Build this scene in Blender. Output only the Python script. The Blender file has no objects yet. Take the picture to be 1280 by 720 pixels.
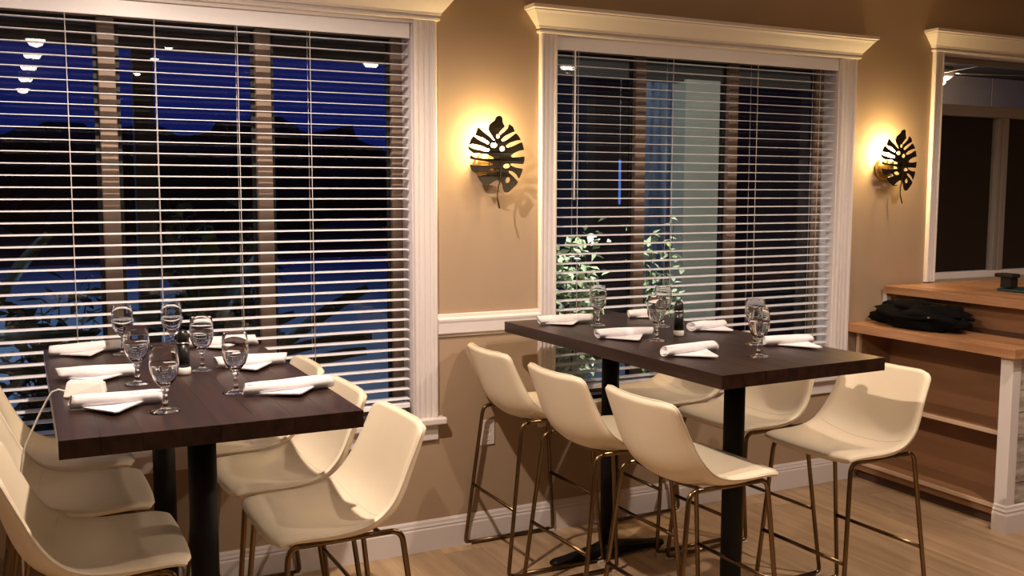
import bpy, bmesh, math, random
from mathutils import Vector, Matrix, noise
random.seed(7)
scene = bpy.context.scene
C = scene.collection
PI = math.pi

# ------------------------------------------------------------------ camera
W = 3.984                       # inner face of the window wall (y); camera stands at x=0, y=0
F_PX = 1228.85
YAW, PITCH, ROLL = math.radians(26.596), math.radians(5.629), math.radians(-0.127)
cam = bpy.data.cameras.new('camera'); camo = bpy.data.objects.new('camera', cam); C.objects.link(camo)
cam.sensor_fit = 'HORIZONTAL'; cam.sensor_width = 36.0; cam.lens = 36.0 * F_PX / 1280.0
cam.clip_start = 0.05; cam.clip_end = 500
fwd = Vector((math.sin(YAW)*math.cos(PITCH), math.cos(YAW)*math.cos(PITCH), -math.sin(PITCH)))
right = Vector((math.cos(YAW), -math.sin(YAW), 0)); down = -right.cross(fwd)
r2 = right*math.cos(ROLL) + down*math.sin(ROLL); d2 = -right*math.sin(ROLL) + down*math.cos(ROLL)
mw = Matrix((( r2.x, -d2.x, -fwd.x, 0.0), (r2.y, -d2.y, -fwd.y, 0.0), (r2.z, -d2.z, -fwd.z, 1.6), (0, 0, 0, 1)))
camo.matrix_world = mw
scene.camera = camo

# ------------------------------------------------------------------ world: dusk sky
world = bpy.data.worlds.new('dusk'); scene.world = world; world.use_nodes = True
wn = world.node_tree
bg = wn.nodes['Background']
bg.inputs['Color'].default_value = (0.028, 0.075, 0.72, 1); bg.inputs['Strength'].default_value = 0.125

vs = scene.view_settings
vs.view_transform = 'Standard'; vs.look = 'None'; vs.gamma = 1.0; vs.use_curve_mapping = False
vs.exposure = -0.10

# ------------------------------------------------------------------ lights (recessed downlights of the room)
WARM = (1.0, 0.79, 0.63)
CEIL = 2.75
DOWNLIGHTS = [  # x, y, watts, where it hangs
    (0.50, 2.62, 225, 'above the left table'), (2.20, 1.75, 78, 'before the right table'), (3.55, 2.05, 115, 'before the bar cabinet'),
    (0.17, -0.25, 40, 'first of the row reflected at the far left'), (0.16, -1.20, 40, 'second of the row reflected at the far left'), (0.14, -2.15, 45, 'third of the row reflected at the far left'),
    (0.12, -3.20, 45, 'fourth of the row reflected at the far left'), (0.10, -4.40, 45, 'fifth of the row reflected at the far left'),
    (1.13, -0.17, 35, 'first of the second reflected row'), (1.12, -1.00, 35, 'second of the second reflected row'), (1.10, -2.22, 35, 'third of the second reflected row'),
    (2.9, -0.4, 45, 'behind us to the right'), (-1.3, 0.9, 30, 'left of the left table'), (4.6, 0.2, 60, 'over the bar')]
for (lx, ly, lw, _w) in DOWNLIGHTS:
    l = bpy.data.lights.new('downlight_beam', 'SPOT'); l.energy = lw; l.color = WARM
    near = ly > 1.5
    l.spot_size = math.radians(168 if near else 122); l.spot_blend = 0.5 if near else 0.9; l.shadow_soft_size = 0.025
    o = bpy.data.objects.new('downlight_beam', l); o.location = (lx, ly, CEIL - 0.13); C.objects.link(o)

# ------------------------------------------------------------------ materials
MATS = {}
def mat(name, col, rough=0.6, metal=0.0, var=None, scale=(8, 8, 8), bump=0.0, bscale=60, detail=4.0,
        spec=0.5, emit=None, estr=0.0, trans=0.0, ior=1.45, coat=0.0, obj_random=0.0):
    m = bpy.data.materials.new(name); m.use_nodes = True
    nt = m.node_tree; b = nt.nodes['Principled BSDF']
    b.inputs['Base Color'].default_value = (*col, 1); b.inputs['Roughness'].default_value = rough
    b.inputs['Metallic'].default_value = metal; b.inputs['Specular IOR Level'].default_value = spec
    b.inputs['Transmission Weight'].default_value = trans; b.inputs['IOR'].default_value = ior
    b.inputs['Coat Weight'].default_value = coat
    if emit: b.inputs['Emission Color'].default_value = (*emit, 1); b.inputs['Emission Strength'].default_value = estr
    tc = nt.nodes.new('ShaderNodeTexCoord'); mp = nt.nodes.new('ShaderNodeMapping')
    nt.links.new(tc.outputs['Object'], mp.inputs['Vector']); mp.inputs['Scale'].default_value = scale
    if var:
        if obj_random > 0:
            oi = nt.nodes.new('ShaderNodeObjectInfo'); mm = nt.nodes.new('ShaderNodeVectorMath'); mm.operation = 'MULTIPLY_ADD'
            cb = nt.nodes.new('ShaderNodeCombineXYZ')
            for k in range(3): nt.links.new(oi.outputs['Random'], cb.inputs[k])
            mm.inputs[1].default_value = (37, 53, 71); nt.links.new(cb.outputs[0], mm.inputs[0])
            nt.links.new(tc.outputs['Object'], mm.inputs[2]); nt.links.new(mm.outputs[0], mp.inputs['Vector'])
        n = nt.nodes.new('ShaderNodeTexNoise'); n.inputs['Scale'].default_value = 1.0; n.inputs['Detail'].default_value = detail
        nt.links.new(mp.outputs['Vector'], n.inputs['Vector'])
        r = nt.nodes.new('ShaderNodeValToRGB')
        r.color_ramp.elements[0].position = 0.32; r.color_ramp.elements[0].color = (*var, 1)
        r.color_ramp.elements[1].position = 0.68; r.color_ramp.elements[1].color = (*col, 1)
        nt.links.new(n.outputs['Fac'], r.inputs['Fac'])
        out = r.outputs['Color']
        if obj_random > 0:
            hs = nt.nodes.new('ShaderNodeHueSaturation'); ma = nt.nodes.new('ShaderNodeMapRange')
            ma.inputs['To Min'].default_value = 1 - obj_random; ma.inputs['To Max'].default_value = 1 + obj_random
            nt.links.new(oi.outputs['Random'], ma.inputs['Value']); nt.links.new(ma.outputs[0], hs.inputs['Value'])
            nt.links.new(out, hs.inputs['Color']); out = hs.outputs['Color']
        nt.links.new(out, b.inputs['Base Color'])
    if bump > 0:
        n2 = nt.nodes.new('ShaderNodeTexNoise'); n2.inputs['Scale'].default_value = bscale; n2.inputs['Detail'].default_value = 3
        nt.links.new(tc.outputs['Object'], n2.inputs['Vector'])
        bp = nt.nodes.new('ShaderNodeBump'); bp.inputs['Strength'].default_value = bump; bp.inputs['Distance'].default_value = 0.004
        nt.links.new(n2.outputs['Fac'], bp.inputs['Height']); nt.links.new(bp.outputs['Normal'], b.inputs['Normal'])
    MATS[name] = m
    return m

mat('wall_paint', (0.385, 0.280, 0.190), 0.75, var=(0.365, 0.265, 0.18), scale=(3, 3, 3), bump=0.08, bscale=180)
mat('ceiling_paint', (0.50, 0.41, 0.33), 0.85, var=(0.48, 0.395, 0.315), scale=(2, 2, 2))
mat('trim_paint', (0.70, 0.655, 0.655), 0.42, var=(0.68, 0.635, 0.635), scale=(4, 4, 4))
mat('blind_white', (0.90, 0.90, 0.95), 0.34, var=(0.88, 0.88, 0.93), scale=(5, 40, 40))
mat('cord', (0.62, 0.58, 0.54), 0.8, var=(0.55, 0.51, 0.48), scale=(200, 200, 300))
mat('window_frame', (0.24, 0.17, 0.125), 0.5, var=(0.20, 0.145, 0.105), scale=(6, 6, 1))
mat('dark_gasket', (0.012, 0.011, 0.011), 0.6, var=(0.01, 0.009, 0.009))
mat('floor_plank', (0.50, 0.355, 0.230), 0.42, var=(0.345, 0.235, 0.142), scale=(22, 1.6, 10), bump=0.05, bscale=90, obj_random=0.16)
mat('floor_base', (0.10, 0.07, 0.045), 0.6, var=(0.09, 0.06, 0.04))
mat('floor_far', (0.36, 0.235, 0.13), 0.45, var=(0.28, 0.18, 0.10), scale=(20, 1.6, 10))
mat('table_board', (0.036, 0.0150, 0.0102), 0.34, spec=0.32, var=(0.013, 0.0064, 0.0052), scale=(45, 2.2, 30), obj_random=0.22, bump=0.05, bscale=70)
mat('black_metal', (0.006, 0.005, 0.005), 0.6, spec=0.25, var=(0.005, 0.004, 0.004), bump=0.05, bscale=150)
mat('cream_leather', (0.80, 0.70, 0.54), 0.46, var=(0.77, 0.67, 0.51), scale=(6, 6, 6), bump=0.10, bscale=260)
mat('cream_piping', (0.76, 0.70, 0.56), 0.5, var=(0.73, 0.67, 0.53))
mat('bronze_tube', (0.200, 0.135, 0.072), 0.27, metal=1.0, var=(0.16, 0.108, 0.056), scale=(9, 9, 9))
mat('clear_glide', (0.7, 0.66, 0.6), 0.2, var=(0.66, 0.62, 0.56), spec=0.6)
mat('napkin', (0.74, 0.72, 0.75), 0.9, var=(0.70, 0.68, 0.71), scale=(40, 40, 40), bump=0.35, bscale=45)
mat('steel', (0.62, 0.60, 0.58), 0.25, metal=1.0, var=(0.55, 0.53, 0.5))
mat('black_plastic', (0.012, 0.011, 0.011), 0.33, var=(0.009, 0.008, 0.008))
mat('white_plastic', (0.80, 0.77, 0.72), 0.4, var=(0.78, 0.75, 0.70))
mat('leaf_metal', (0.060, 0.047, 0.025), 0.45, metal=0.75, var=(0.035, 0.027, 0.014), scale=(25, 25, 25), bump=0.1, bscale=80)
mat('butcher_block', (0.44, 0.235, 0.12), 0.36, var=(0.27, 0.13, 0.062), scale=(26, 2.5, 26), obj_random=0.25)
mat('cabinet_wood', (0.26, 0.132, 0.066), 0.55, var=(0.22, 0.108, 0.052), scale=(3, 3, 20))
mat('shelf_edge', (0.55, 0.40, 0.29), 0.55, var=(0.50, 0.36, 0.26), scale=(20, 3, 20))
mat('dark_plinth', (0.075, 0.035, 0.02), 0.6, var=(0.06, 0.028, 0.016))
mat('whitewash', (0.62, 0.56, 0.50), 0.85, var=(0.20, 0.17, 0.145), scale=(9, 9, 26), detail=8, bump=0.6, bscale=35)
mat('black_cloth', (0.0045, 0.0042, 0.0042), 0.95, spec=0.12, var=(0.003, 0.0028, 0.0028), scale=(12, 12, 12), bump=0.6, bscale=30)
mat('silver_tinsel', (0.62, 0.55, 0.45), 0.35, metal=0.8, var=(0.5, 0.44, 0.36))
mat('bulb_glow', (1, 0.9, 0.7), 0.4, emit=(1.0, 0.74, 0.36), estr=60)
mat('lens_glow', (1, 0.95, 0.85), 0.4, emit=(1.0, 0.86, 0.70), estr=30)
mat('brass', (0.55, 0.36, 0.13), 0.3, metal=1.0, var=(0.48, 0.31, 0.11))
mat('concrete', (0.36, 0.46, 0.54), 0.8, var=(0.28, 0.37, 0.45), scale=(0.6, 0.6, 0.6), bump=0.2, bscale=6)
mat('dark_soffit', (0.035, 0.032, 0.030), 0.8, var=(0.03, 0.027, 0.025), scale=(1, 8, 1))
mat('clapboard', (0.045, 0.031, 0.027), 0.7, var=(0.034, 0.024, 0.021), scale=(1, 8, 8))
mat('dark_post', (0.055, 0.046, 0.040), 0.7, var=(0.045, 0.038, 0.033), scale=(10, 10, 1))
mat('stucco', (0.40, 0.405, 0.36), 0.9, var=(0.33, 0.335, 0.30), scale=(3, 3, 12), bump=0.4, bscale=40)
mat('blue_sheet', (0.16, 0.22, 0.42), 0.35, var=(0.45, 0.55, 0.72), scale=(9, 9, 2.2), detail=6)
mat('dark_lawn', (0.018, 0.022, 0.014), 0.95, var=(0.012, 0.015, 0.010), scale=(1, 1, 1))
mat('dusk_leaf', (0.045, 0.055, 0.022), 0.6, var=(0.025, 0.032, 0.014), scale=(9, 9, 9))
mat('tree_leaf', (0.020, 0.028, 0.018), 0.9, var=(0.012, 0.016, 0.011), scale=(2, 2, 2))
mat('bark', (0.05, 0.04, 0.03), 0.9, var=(0.035, 0.028, 0.02), scale=(6, 6, 2))
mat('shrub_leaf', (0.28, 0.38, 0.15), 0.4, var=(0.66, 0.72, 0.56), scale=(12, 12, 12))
mat('big_leaf', (0.055, 0.075, 0.022), 0.5, var=(0.035, 0.05, 0.016), scale=(4, 4, 4))
mat('blue_plastic', (0.10, 0.26, 0.72), 0.4, var=(0.08, 0.22, 0.62))
mat('pale_panel', (0.42, 0.36, 0.32), 0.6, var=(0.39, 0.335, 0.30), scale=(4, 4, 4))
mat('blue_neon', (0.1, 0.2, 0.6), 0.4, emit=(0.10, 0.26, 0.9), estr=0.28)
mat('fan_glow', (1, 0.9, 0.8), 0.4, emit=(1.0, 0.88, 0.75), estr=12)
mat('grey_panel', (0.24, 0.205, 0.18), 0.6, var=(0.22, 0.19, 0.165), scale=(4, 4, 4))
mat('dark_shade', (0.008, 0.0045, 0.0035), 0.75, spec=0.2, var=(0.0065, 0.0038, 0.003), scale=(60, 60, 60))
mat('teal_plastic', (0.02, 0.05, 0.055), 0.4, var=(0.015, 0.04, 0.045))

def glassmat(name, ior=1.45, rough=0.0, col=(1, 1, 1)):
    m = bpy.data.materials.new(name); m.use_nodes = True; nt = m.node_tree
    nt.nodes.remove(nt.nodes['Principled BSDF']); g = nt.nodes.new('ShaderNodeBsdfGlass')
    g.inputs['IOR'].default_value = ior; g.inputs['Roughness'].default_value = rough; g.inputs['Color'].default_value = (*col, 1)
    nt.links.new(g.outputs[0], nt.nodes['Material Output'].inputs['Surface']); MATS[name] = m
glassmat('goblet_glass', 1.45); glassmat('water', 1.33)
def panemat(name):
    m = bpy.data.materials.new(name); m.use_nodes = True; nt = m.node_tree
    nt.nodes.remove(nt.nodes['Principled BSDF'])
    t = nt.nodes.new('ShaderNodeBsdfTransparent'); t.inputs['Color'].default_value = (0.93, 0.95, 0.95, 1)
    g = nt.nodes.new('ShaderNodeBsdfGlossy'); g.inputs['Roughness'].default_value = 0.0; g.inputs['Color'].default_value = (1, 1, 1, 1)
    lw = nt.nodes.new('ShaderNodeLayerWeight'); lw.inputs['Blend'].default_value = 0.5
    pw = nt.nodes.new('ShaderNodeMath'); pw.operation = 'POWER'; pw.inputs[1].default_value = 5.0
    fr = nt.nodes.new('ShaderNodeMath'); fr.operation = 'MULTIPLY_ADD'; fr.inputs[1].default_value = 0.92; fr.inputs[2].default_value = 0.045; fr.use_clamp = True
    nt.links.new(lw.outputs['Facing'], pw.inputs[0]); nt.links.new(pw.outputs[0], fr.inputs[0])
    mx = nt.nodes.new('ShaderNodeMixShader')
    nt.links.new(fr.outputs[0], mx.inputs['Fac']); nt.links.new(t.outputs[0], mx.inputs[1]); nt.links.new(g.outputs[0], mx.inputs[2])
    nt.links.new(mx.outputs[0], nt.nodes['Material Output'].inputs['Surface']); MATS[name] = m
panemat('pane_glass')

# ------------------------------------------------------------------ helpers
def obj(name, bm, m, parent=None, smooth=False, loc=None):
    me = bpy.data.meshes.new(name)
    bmesh.ops.recalc_face_normals(bm, faces=bm.faces[:])
    bm.to_mesh(me); bm.free()
    me.materials.append(MATS[m])
    if smooth:
        for p in me.polygons: p.use_smooth = True
    o = bpy.data.objects.new(name, me); C.objects.link(o)
    if parent: o.parent = parent
    if loc: o.location = loc
    return o
def tag(o, label=None, cat=None, group=None, kind=None):
    if label: o['label'] = label
    if cat: o['category'] = cat
    if group: o['group'] = group
    if kind: o['kind'] = kind
    return o
def empty(name, loc=(0, 0, 0), rz=0.0):
    o = bpy.data.objects.new(name, None); o.location = loc; o.rotation_euler = (0, 0, rz); o.empty_display_size = 0.05
    C.objects.link(o); return o
def struct(name, bm, m, label=None, parent=None):
    o = obj(name, bm, m, parent)
    if parent is None: o['kind'] = 'structure'
    if label: o['label'] = label
    return o
def copy_tree(o, parent=None):
    c = o.copy(); C.objects.link(c); c.parent = parent
    for ch in list(o.children): copy_tree(ch, c)
    return c
def B(): return bmesh.new()
def box(bm, x0, x1, y0, y1, z0, z1, bevel=0.0):
    t = bmesh.new() if bevel > 0 else bm
    v = [t.verts.new((x, y, z)) for x in (x0, x1) for y in (y0, y1) for z in (z0, z1)]
    for f in ((0, 1, 3, 2), (4, 6, 7, 5), (0, 4, 5, 1), (2, 3, 7, 6), (0, 2, 6, 4), (1, 5, 7, 3)): t.faces.new([v[i] for i in f])
    if bevel > 0:
        bmesh.ops.recalc_face_normals(t, faces=t.faces[:])
        bmesh.ops.bevel(t, geom=t.edges[:] , offset=bevel, segments=2, affect='EDGES', profile=0.5)
        merge(bm, t)
    return bm
def merge(bm, t):
    mp = {}
    for v in t.verts: mp[v.index if False else v] = bm.verts.new(v.co)
    for f in t.faces:
        try: bm.faces.new([mp[v] for v in f.verts])
        except ValueError: pass
    t.free()
def bb(*a, **k): return box(B(), *a, **k)
def tube(bm, pts, r, seg=10, closed=False, cap=True):
    pts = [Vector(p) for p in pts]; n = len(pts); rings = []
    rad = r if isinstance(r, (list, tuple)) else [r]*n
    up = None
    for i in range(n):
        if closed: d = (pts[(i+1) % n] - pts[i-1]).normalized()
        elif i == 0: d = (pts[1]-pts[0]).normalized()
        elif i == n-1: d = (pts[-1]-pts[-2]).normalized()
        else: d = ((pts[i+1]-pts[i]).normalized() + (pts[i]-pts[i-1]).normalized()).normalized()
        if up is None:
            up = Vector((0, 0, 1)) if abs(d.z) < 0.9 else Vector((0, 1, 0))
        a = (up - d*up.dot(d)).normalized(); b = d.cross(a); up = a
        rings.append([bm.verts.new(pts[i] + (a*math.cos(2*PI*k/seg) + b*math.sin(2*PI*k/seg))*rad[i]) for k in range(seg)])
    for i in range(n if closed else n-1):
        p, q = rings[i], rings[(i+1) % n]
        for k in range(seg): bm.faces.new((p[k], p[(k+1) % seg], q[(k+1) % seg], q[k]))
    if cap and not closed:
        bm.faces.new(rings[0][::-1]); bm.faces.new(rings[-1])
    return bm
def lathe(bm, prof, seg=28, cx=0, cy=0, close=False):
    rings = []
    for (r, z) in prof:
        if r < 1e-5: rings.append([bm.verts.new((cx, cy, z))])
        else: rings.append([bm.verts.new((cx + r*math.cos(2*PI*k/seg), cy + r*math.sin(2*PI*k/seg), z)) for k in range(seg)])
    pairs = list(zip(rings, rings[1:])) + ([(rings[-1], rings[0])] if close else [])
    for p, q in pairs:
        for k in range(seg):
            a, b2 = p[k % len(p)], p[(k+1) % len(p)]; c, d = q[(k+1) % len(q)], q[k % len(q)]
            vs_ = []
            for v in (a, b2, c, d):
                if v not in vs_: vs_.append(v)
            if len(vs_) > 2: bm.faces.new(vs_)
    return bm
def sweep(bm, prof, path_fn, n, closed_prof=True):
    rings = [[bm.verts.new(path_fn(i, p)) for p in prof] for i in range(n)]
    m = len(prof)
    for a, b in zip(rings, rings[1:]):
        for k in range(m if closed_prof else m-1): bm.faces.new((a[k], a[(k+1) % m], b[(k+1) % m], b[k]))
    if closed_prof: bm.faces.new(rings[0][::-1]); bm.faces.new(rings[-1])
    return bm
def arc(p0, p1, p2, n=6):
    p0, p1, p2 = Vector(p0), Vector(p1), Vector(p2)
    return [p0*(1-t)**2 + p1*2*t*(1-t) + p2*t*t for t in [i/n for i in range(n+1)]]

# ------------------------------------------------------------------ room shell
OPEN = [(-0.85, 1.519, 0.606, 2.31), (2.215, 3.95, 0.606, 2.31), (4.715, 6.75, 1.085, 2.385)]
XL, XR, YB = -3.2, 7.6, -6.2
def wall_with_openings():
    bm = B(); xs = XL - 0.1
    for (a, b, z0, z1) in OPEN:
        box(bm, xs, a, W, W+0.2, 0, CEIL); box(bm, a, b, W, W+0.2, 0, z0); box(bm, a, b, W, W+0.2, z1, CEIL); xs = b
    box(bm, xs, XR+0.1, W, W+0.2, 0, CEIL)
    return bm
struct('wall_back', wall_with_openings(), 'wall_paint', 'tan painted wall with the windows')
struct('wall_left', bb(XL-0.1, XL, YB, W, 0, CEIL), 'wall_paint', 'tan painted side wall')
struct('wall_right', bb(XR, XR+0.1, YB, W, 0, CEIL), 'wall_paint', 'tan painted side wall beyond the bar')
struct('wall_front', bb(XL-0.1, XR+0.1, YB-0.1, YB, 0, CEIL), 'wall_paint', 'tan painted wall behind the viewer')
struct('ceiling', bb(XL-0.1, XR+0.1, YB-0.1, W+0.2, CEIL, CEIL+0.08), 'ceiling_paint', 'pale flat ceiling')

# floor: base slab with individual planks in the part that is seen
PX0, PX1, PY0 = -0.72, 5.40, 1.0
fl = B(); box(fl, XL-0.1, XR+0.1, YB-0.1, W+0.2, -0.08, -0.008)
floor = struct('floor', fl, 'floor_base', 'light brown wood plank floor')
ff = B()
box(ff, XL, XR, YB, PY0, -0.008, 0.0); box(ff, XL, PX0, PY0, W, -0.008, 0.0); box(ff, PX1, XR, PY0, W, -0.008, 0.0)
obj('plank_field', ff, 'floor_far', floor)
PW, PL = 0.18, 1.22
pm = None
x = PX0; ci = 0
while x < PX1 - 0.01:
    y = PY0 - random.uniform(0.0, 1.0)
    while y < W - 0.02:
        y0 = max(y, PY0); y1 = min(y + PL, W)
        if y1 - y0 > 0.02:
            full = abs((y1-y0) - PL) < 1e-6
            if full and pm:
                o = bpy.data.objects.new('plank', pm); C.objects.link(o); o.parent = floor
            else:
                o = obj('plank', bb(0.0006, PW-0.0006, 0.0006, y1-y0-0.0006, -0.008, 0.0), 'floor_plank', floor)
                if full: pm = o.data
            o.location = (x, y0, random.uniform(0, 0.0004))
        y += PL
    x += PW; ci += 1

# baseboard / chair rail (profiles swept along x)
def run_x(bm, prof, x0, x1):      # prof = (out from wall, z)
    return sweep(bm, prof, lambda i, p: ((x0, x1)[i], W - p[0], p[1]), 2)
BASE = [(0, 0), (0.016, 0), (0.016, 0.098), (0.012, 0.104), (0.014, 0.112), (0.010, 0.120), (0.009, 0.130), (0.004, 0.139), (0, 0.139)]
bm = B(); run_x(bm, BASE, XL, 4.12)
struct('baseboard_back', bm, 'trim_paint', 'white moulded baseboard under the windows')
RAIL = [(0, 0.958), (0.008, 0.958), (0.012, 0.968), (0.026, 0.976), (0.026, 1.020), (0.030, 1.030), (0.030, 1.038), (0.018, 1.046), (0.016, 1.058), (0, 1.060)]
bm = B(); run_x(bm, RAIL, 1.623, 2.128)
struct('trim_1', bm, 'trim_paint', 'white chair rail between the two blinded windows')

# casings, cornices, sills
def casing_side(x0, x1, z0, z1):
    w = x1-x0; n = 40
    prof = [(0, 0.0), (0, 0.020), (0.06, 0.024), (0.14, 0.024), (0.18, 0.018), (0.26, 0.016), (0.30, 0.022), (0.40, 0.022), (0.44, 0.016), (0.52, 0.015),
            (0.56, 0.021), (0.66, 0.021), (0.70, 0.016), (0.80, 0.016), (0.84, 0.023), (0.95, 0.023), (1.0, 0.017), (1.0, 0)]
    return sweep(B(), prof, lambda i, p: (x0 + p[0]*w, W - p[1], (z0, z1)[i]), 2)
def cornice(x0, x1, z0, z1, over=0.085):
    # moulding profile: (projection, height fraction)
    prof = [(0.018, 0.0), (0.030, 0.02), (0.032, 0.09), (0.024, 0.12), (0.024, 0.17), (0.034, 0.20), (0.036, 0.28), (0.045, 0.38), (0.060, 0.55),
            (0.074, 0.72), (0.083, 0.80), (0.083, 0.84), (0.094, 0.87), (0.094, 1.0)]
    bm = B(); rings = []
    for (p, h) in prof:
        q = p - 0.018; z = z0 + (z1-z0)*h
        rings.append([bm.verts.new(c) for c in ((x0-q, W, z), (x0-q, W-p, z), (x1+q, W-p, z), (x1+q, W, z))])
    for a, b in zip(rings, rings[1:]):
        for k in range(3): bm.faces.new((a[k], a[k+1], b[k+1], b[k]))
    bm.faces.new(rings[0][::-1]); bm.faces.new(rings[-1])
    bm.faces.new([r[0] for r in rings] + [r[3] for r in rings][::-1])
    return bm
tn = [1]
def trim(bm, label):
    tn[0] += 1
    return struct('trim_%d' % tn[0], bm, 'trim_paint', label)
def window_trim(a, b, zc, z1, sill, tagname, cw_l, cw_r):
    trim(casing_side(a-cw_l, a, 0.606 if sill else 1.085, z1), 'white fluted side casing, left of the %s' % tagname)
    trim(casing_side(b, b+cw_r, 0.606 if sill else 1.085, z1), 'white fluted side casing, right of the %s' % tagname)
    trim(bb(a, b, W-0.012, W, zc-0.006, z1), 'white head board of the %s' % tagname)
    trim(cornice(a-cw_l, b+cw_r, z1, z1+0.115), 'white crown cornice above the %s' % tagname)
    if sill:
        trim(bb(a-cw_l-0.03, b+cw_r+0.03, W-0.052, W+0.08, 0.577, 0.606, bevel=0.006), 'white window sill of the %s' % tagname)
        trim(bb(a-cw_l, b+cw_r, W-0.018, W, 0.503, 0.577, bevel=0.004), 'white apron under the sill of the %s' % tagname)
window_trim(-0.85, 1.519, 2.31, 2.318, True, 'large window behind the left table', 0.104, 0.104)
window_trim(2.215, 3.95, 2.31, 2.305, True, 'window behind the right table', 0.087, 0.105)
window_trim(4.715, 6.75, 2.385, 2.385, False, 'bar window without blinds', 0.072, 0.072)

# window units
def window_unit(n, a, b, z0, z1, mull, label, fw=0.05, depth=0.13, frame_m='window_frame'):
    e = empty('window_%d' % n, ((a+b)/2, W+depth, z0)); e['kind'] = 'structure'; e['label'] = label
    ox, oy, oz = e.location
    def L(bm): bmesh.ops.translate(bm, verts=bm.verts[:], vec=(-ox, -oy, -oz)); return bm
    j = B(); t = 0.006
    box(j, a, a+t, W, W+depth, z0, z1); box(j, b-t, b, W, W+depth, z0, z1); box(j, a+t, b-t, W, W+depth, z1-t, z1); box(j, a+t, b-t, W+0.08, W+depth, z0, z0+t)
    obj('jamb_lining', L(j), 'trim_paint', e)
    y0, y1 = W+depth-0.02, W+depth+0.03
    a2, b2, zz0, zz1 = a+t, b-t, z0+t, z1-t
    f = B()
    box(f, a2, a2+fw, y0, y1, zz0, zz1, bevel=0.004); box(f, b2-fw, b2, y0, y1, zz0, zz1, bevel=0.004)
    box(f, a2+fw, b2-fw, y0, y1, zz0, zz0+fw, bevel=0.004); box(f, a2+fw, b2-fw, y0, y1, zz1-fw, zz1, bevel=0.004)
    obj('window_frame', L(f), frame_m, e)
    xs = [a2+fw] + list(mull) + [b2-fw]
    for mx in mull:
        g = B(); box(g, mx-0.031, mx+0.031, y0-0.008, y1, zz0+fw, zz1-fw, bevel=0.004)
        obj('mullion', L(g), frame_m, e)
    for i in range(len(xs)-1):
        p0 = xs[i] + (0.031 if i > 0 else 0); p1 = xs[i+1] - (0.031 if i < len(xs)-2 else 0)
        g = B(); q0, q1 = zz0+fw, zz1-fw; s = 0.016; yy = W+depth
        box(g, p0, p0+s, yy, yy+0.012, q0, q1); box(g, p1-s, p1, yy, yy+0.012, q0, q1); box(g, p0+s, p1-s, yy, yy+0.012, q0, q0+s); box(g, p0+s, p1-s, yy, yy+0.012, q1-s, q1)
        obj('gasket', L(g), 'dark_gasket', e)
        g = B(); v = [g.verts.new(c) for c in ((p0+s, yy+0.006, q0+s), (p1-s, yy+0.006, q0+s), (p1-s, yy+0.006, q1-s), (p0+s, yy+0.006, q1-s))]; g.faces.new(v)
        obj('pane', L(g), 'pane_glass', e)
    return e
window_unit(1, -0.85, 1.519, 0.606, 2.31, [-0.275, 0.322, 0.913], 'large four-pane window showing the blue dusk outside')
window_unit(2, 2.215, 3.95, 0.606, 2.31, [2.752, 3.325], 'three-pane window showing a lit shrub outside')

# bar window: two tiers
w3 = empty('window_3', (5.73, W+0.1, 1.085)); w3['kind'] = 'structure'; w3['label'] = 'unblinded bar window with dark lower panes and a pale transom bar'
def L3(bm): bmesh.ops.translate(bm, verts=bm.verts[:], vec=(-5.73, -(W+0.1), -1.085)); return bm
a, b, z0, z1 = 4.715, 6.75, 1.085, 2.385
j = B(); box(j, a, a+0.006, W, W+0.12, z0, z1); box(j, b-0.006, b, W, W+0.12, z0, z1); box(j, a, b, W, W+0.12, z1-0.006, z1)
obj('jamb_lining', L3(j), 'trim_paint', w3)
obj('transom_bar', L3(bb(a+0.006, b-0.006, W+0.06, W+0.11, 2.045, 2.110, bevel=0.004)), 'grey_panel', w3)
obj('bottom_rail', L3(bb(a+0.006, b-0.006, W+0.06, W+0.11, 1.085, 1.125, bevel=0.004)), 'trim_paint', w3)
obj('top_rail', L3(bb(a+0.006, b-0.006, W+0.06, W+0.11, 2.345, 2.379, bevel=0.004)), 'grey_panel', w3)
for mx in (5.345, 5.98):
    obj('mullion', L3(bb(mx-0.035, mx-0.004, W+0.065, W+0.11, 1.125, 2.045, bevel=0.003)), 'grey_panel', w3)
    obj('mullion', L3(bb(mx+0.004, mx+0.05, W+0.058, W+0.11, 1.125, 2.045, bevel=0.003)), 'grey_panel', w3)
for (p0, p1) in ((a+0.006, 5.31), (5.395, 5.945), (6.03, b-0.006)):
    g = B(); v = [g.verts.new(c) for c in ((p0, W+0.09, 1.125), (p1, W+0.09, 1.125), (p1, W+0.09, 2.045), (p0, W+0.09, 2.045))]; g.faces.new(v)
    obj('pane', L3(g), 'pane_glass', w3)
    obj('roller_shade', L3(bb(p0-0.03, p1+0.03, W+0.112, W+0.115, 1.10, 2.08)), 'dark_shade', w3)
for (p0, p1) in ((a+0.006, 5.345), (5.355, 5.97), (5.98, b-0.006)):
    g = B(); v = [g.verts.new(c) for c in ((p0, W+0.09, 2.110), (p1, W+0.09, 2.110), (p1, W+0.09, 2.345), (p0, W+0.09, 2.345))]; g.faces.new(v)
    obj('pane', L3(g), 'pane_glass', w3)

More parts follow.
